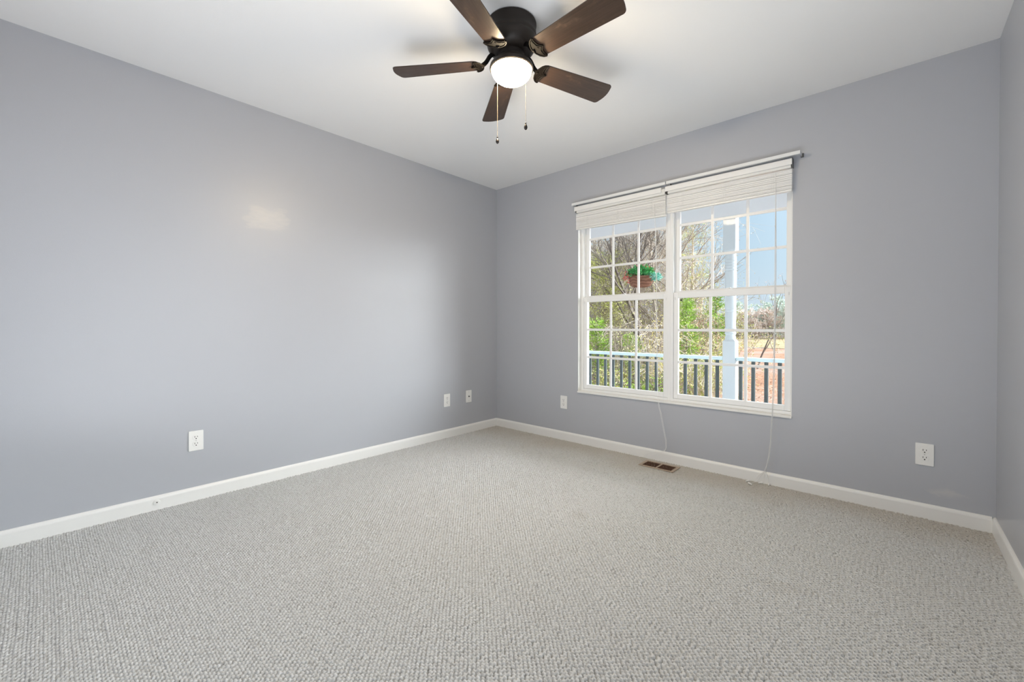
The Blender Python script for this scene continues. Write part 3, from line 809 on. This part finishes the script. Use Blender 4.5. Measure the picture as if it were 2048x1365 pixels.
def brush(name, px, Y, height, width, seed, leaf_mat, bark, label, stems=38, nleaf=12, L=.05, twigs=5, group='shrubs beyond the porch', cat='shrub'):
    rn = random.Random(seed); g = rn.gauss; b = spot(px, Y)
    t = thing(name, b, label, cat, group); st = MB(); f = MB()
    def leaf(p):
        d = Vector((g(0, 1), g(0, 1), g(0, .8))).normalized(); s = d.cross(Vector((g(0, 1), g(0, 1), g(0, 1)))).normalized()
        f.leaf(p, d, s, L * rn.uniform(.6, 1.4), L * .55)
    for i in range(stems):
        a = rn.uniform(0, 2 * PI); o = Vector((g(0, width * .2), g(0, width * .2), -.05))
        tip = o + Vector((math.cos(a) * width * rn.uniform(.1, .5), math.sin(a) * width * rn.uniform(.1, .5), height * rn.uniform(.5, 1.05)))
        mid = o.lerp(tip, .55) + Vector((g(0, .12), g(0, .12), .12))
        pts = spline([o, mid, tip, tip + Vector((math.cos(a) * .35, math.sin(a) * .35, -.18))], 4)
        st.tube(pts, [.011 - .008 * k / (len(pts) - 1) for k in range(len(pts))], 3, cap=False)
        for _ in range(twigs):
            k = rn.randint(2, len(pts) - 2); e0 = pts[k]; e = e0 + Vector((g(0, .12 * height), g(0, .12 * height), g(.10, .09 * height)))
            m = e0.lerp(e, .5) + Vector((g(0, .06), g(0, .06), .05))
            st.tube([e0, m, e], [.005, .004, .002], 3, cap=False)
            e2 = m + Vector((g(0, .06 * height), g(0, .06 * height), g(.03, .05 * height))); st.tube([m, e2], [.003, .0015], 3, cap=False)
            for _ in range(max(1, nleaf // 4)): leaf(m.lerp(e if rn.random() < .5 else e2, rn.random()) + Vector((g(0, .03), g(0, .03), g(0, .03))))
        for _ in range(nleaf): leaf(pts[rn.randint(3, len(pts) - 1)] + Vector((g(0, .07), g(0, .07), g(0, .07))))
    st.build('stems', M[bark], t, fix=False); f.build('foliage', M[leaf_mat], t, fix=False)
    return t

# the thicket behind the window with the basket
evergreen('cedar_tree', 1192, 6.6, 2.15, 1.5, 1, 'cedar', 'bright green young cedar low at the outer edge of the basket window', 5200, .095, .013)
evergreen('cedar_tree', 1262, 8.2, 1.75, 1.6, 2, 'cedar', 'low bright green cedar under the hanging flower basket', 4200, .095, .013)
evergreen('cedar_tree', 1320, 7.6, 1.15, 1.2, 7, 'cedar', 'smallest bright green cedar beside the mullion, just above the railing', 2400, .09, .013)
evergreen('cedar_tree', 1372, 8.6, 2.75, 1.35, 3, 'cedar', 'bright green cedar beside the mullion in the window with the post', 5400, .095, .014)
evergreen('cedar_tree', 1432, 11.5, 3.05, 1.3, 4, 'cedar', 'darker green cedar just behind the porch post', 4200, .11, .016, bark='bark_dark')
evergreen('pine_tree', 1206, 9.5, 4.4, 2.3, 5, 'pine', 'yellow green pine rising in the top panes of the basket window', 6000, .12, .013, .40, .35)
evergreen('pine_tree', 1385, 15.0, 7.2, 3.0, 6, 'pine', 'tall thin pine behind bare branches in the window with the post', 2600, .16, .016, .40, .55, bark='bark_pale')
bare_tree('bare_tree', 1300, 9.8, 8.2, (-.02, .03), 11, 'bark_dark', 'bare dark-trunked tree directly behind the flower basket', depth=5, r=.12, kids=(2, 4))
bare_tree('bare_tree', 1328, 11.0, 8.8, (.03, .0), 12, 'bark', 'bare double-height tree showing beside the mullion', depth=5, r=.11, kids=(2, 4))
bare_tree('bare_tree', 1238, 11.5, 8.0, (-.05, 0), 13, 'bark_pale', 'pale bare tree between the pine and the flower basket', 'yellow', 1, .04, 5, .6, .08, (2, 4))
bare_tree('bare_tree', 1180, 12.0, 8.5, (.05, 0), 14, 'bark_pale', 'bare brown tree behind the yellow green pine', 'russet', 1, .04, 5, .6, .08, (2, 4))
bare_tree('bare_tree', 1352, 13.0, 8.5, (.12, .02), 15, 'bark', 'bare tree reaching long branches over the window with the post', 'pine', 1, .05, 5, .62, .10, (2, 4))
bare_tree('bare_tree', 1402, 17.0, 7.6, (.02, .0), 16, 'bark_pale', 'thin bare tree with budding twigs before the sky', 'olive', 2, .05, 5, .62, .08, (2, 3))
brush('vine_shrub', 1316, 6.4, 2.25, .9, 21, 'yellow', 'bark_pale', 'yellow-leaved vine tangle below the basket', 34, 16, .045)
brush('vine_shrub', 1250, 7.0, 2.0, 1.6, 22, 'olive', 'bark', 'dark twiggy shrub behind the low cedars', 46, 8, .04, 7)
brush('vine_shrub', 1400, 7.4, 1.30, 1.5, 23, 'olive', 'bark_pale', 'olive green shrub behind the balusters beside the post', 60, 24, .045)
brush('vine_shrub', 1436, 9.2, 1.7, 1.2, 24, 'yellow', 'bark_pale', 'yellow flecked shrub touching the edge of the post', 40, 16, .045)
brush('vine_shrub', 1408, 9.6, 2.4, .9, 25, 'russet', 'bark', 'russet twiggy shrub between the two cedars', 34, 12, .05)
brush('vine_shrub', 1205, 5.4, 1.15, 1.7, 26, 'olive', 'bark', 'grassy green brush behind the balusters at the outer edge', 50, 24, .05)
brush('vine_shrub', 1290, 5.6, .85, 1.3, 27, 'cedar', 'bark_dark', 'low dark green brush behind the balusters below the basket', 40, 18, .045)
brush('vine_shrub', 1216, 14, 6.8, 4.0, 28, 'tan', 'bark_pale', 'tall brown thicket closing the view behind the pine', 120, 8, .05, 12)
brush('vine_shrub', 1310, 15, 6.8, 4.2, 29, 'tan', 'bark_pale', 'tall brown thicket closing the view behind the basket', 130, 8, .05, 12)
brush('vine_shrub', 1140, 15, 6.6, 4.2, 30, 'pine', 'bark_pale', 'tall thicket at the far outer edge of the basket window', 150, 10, .06, 10)
brush('vine_shrub', 1255, 11.5, 3.4, 4.6, 35, 'olive', 'bark', 'dense olive brown undergrowth filling the gaps below the bare trees', 190, 12, .05, 8)
brush('vine_shrub', 1395, 13.5, 2.6, 3.4, 36, 'olive', 'bark', 'olive brown undergrowth behind the cedars and the post', 150, 16, .06, 8)

# open ground to the side of the post
bare_tree('sapling', 1514, 20.0, 4.4, (.17, 0), 31, 'bark_dark', 'leaning bare sapling before the tan field', 'russet', 4, .05, 3, .34, .05, (1, 2), first=.46)
bare_tree('sapling', 1490, 30.0, 4.2, (-.03, 0), 32, 'bark_pale', 'small bare sapling close beside the post', 'russet', 2, .06, 3, .5, .04, (1, 3), first=.42)
bare_tree('sapling', 1551, 26.0, 4.6, (.03, 0), 34, 'bark', 'tall thin sapling whose twigs cross the blue sky', 'russet', 1, .05, 4, .5, .035, (1, 2), first=.45)

rn = random.Random(77)
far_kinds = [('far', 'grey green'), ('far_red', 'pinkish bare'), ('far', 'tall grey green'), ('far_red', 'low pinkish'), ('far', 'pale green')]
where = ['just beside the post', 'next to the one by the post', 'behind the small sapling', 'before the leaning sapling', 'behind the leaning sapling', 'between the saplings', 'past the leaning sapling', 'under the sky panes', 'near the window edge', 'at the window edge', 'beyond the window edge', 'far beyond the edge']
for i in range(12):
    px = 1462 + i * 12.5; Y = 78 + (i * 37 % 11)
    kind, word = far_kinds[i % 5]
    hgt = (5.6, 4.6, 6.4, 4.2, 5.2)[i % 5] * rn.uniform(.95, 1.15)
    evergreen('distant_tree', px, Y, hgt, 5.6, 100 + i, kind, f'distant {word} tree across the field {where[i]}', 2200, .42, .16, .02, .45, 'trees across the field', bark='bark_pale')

lf = MB(); rn = random.Random(9)
for _ in range(7000):
    Y = 2.6 + 24 * rn.random() ** 1.4; px = rn.uniform(1425, 1620); p = spot(px, Y)
    z = GZ + .14 * noise.noise(Vector((p.x * .25, p.y * .25, 3))) + .02
    d = Vector((rn.gauss(0, 1), rn.gauss(0, 1), rn.gauss(0, .25))).normalized(); s = d.cross(Vector((rn.gauss(0, .3), rn.gauss(0, .3), 1))).normalized()
    lf.leaf((p.x, p.y, z), d, s, .065 * rn.uniform(.6, 1.3), .036)
tag(lf.build('leaf_litter', M['litter'], fix=False), 'pale fallen leaves strewn over the reddish ground', 'leaves', kind='stuff')
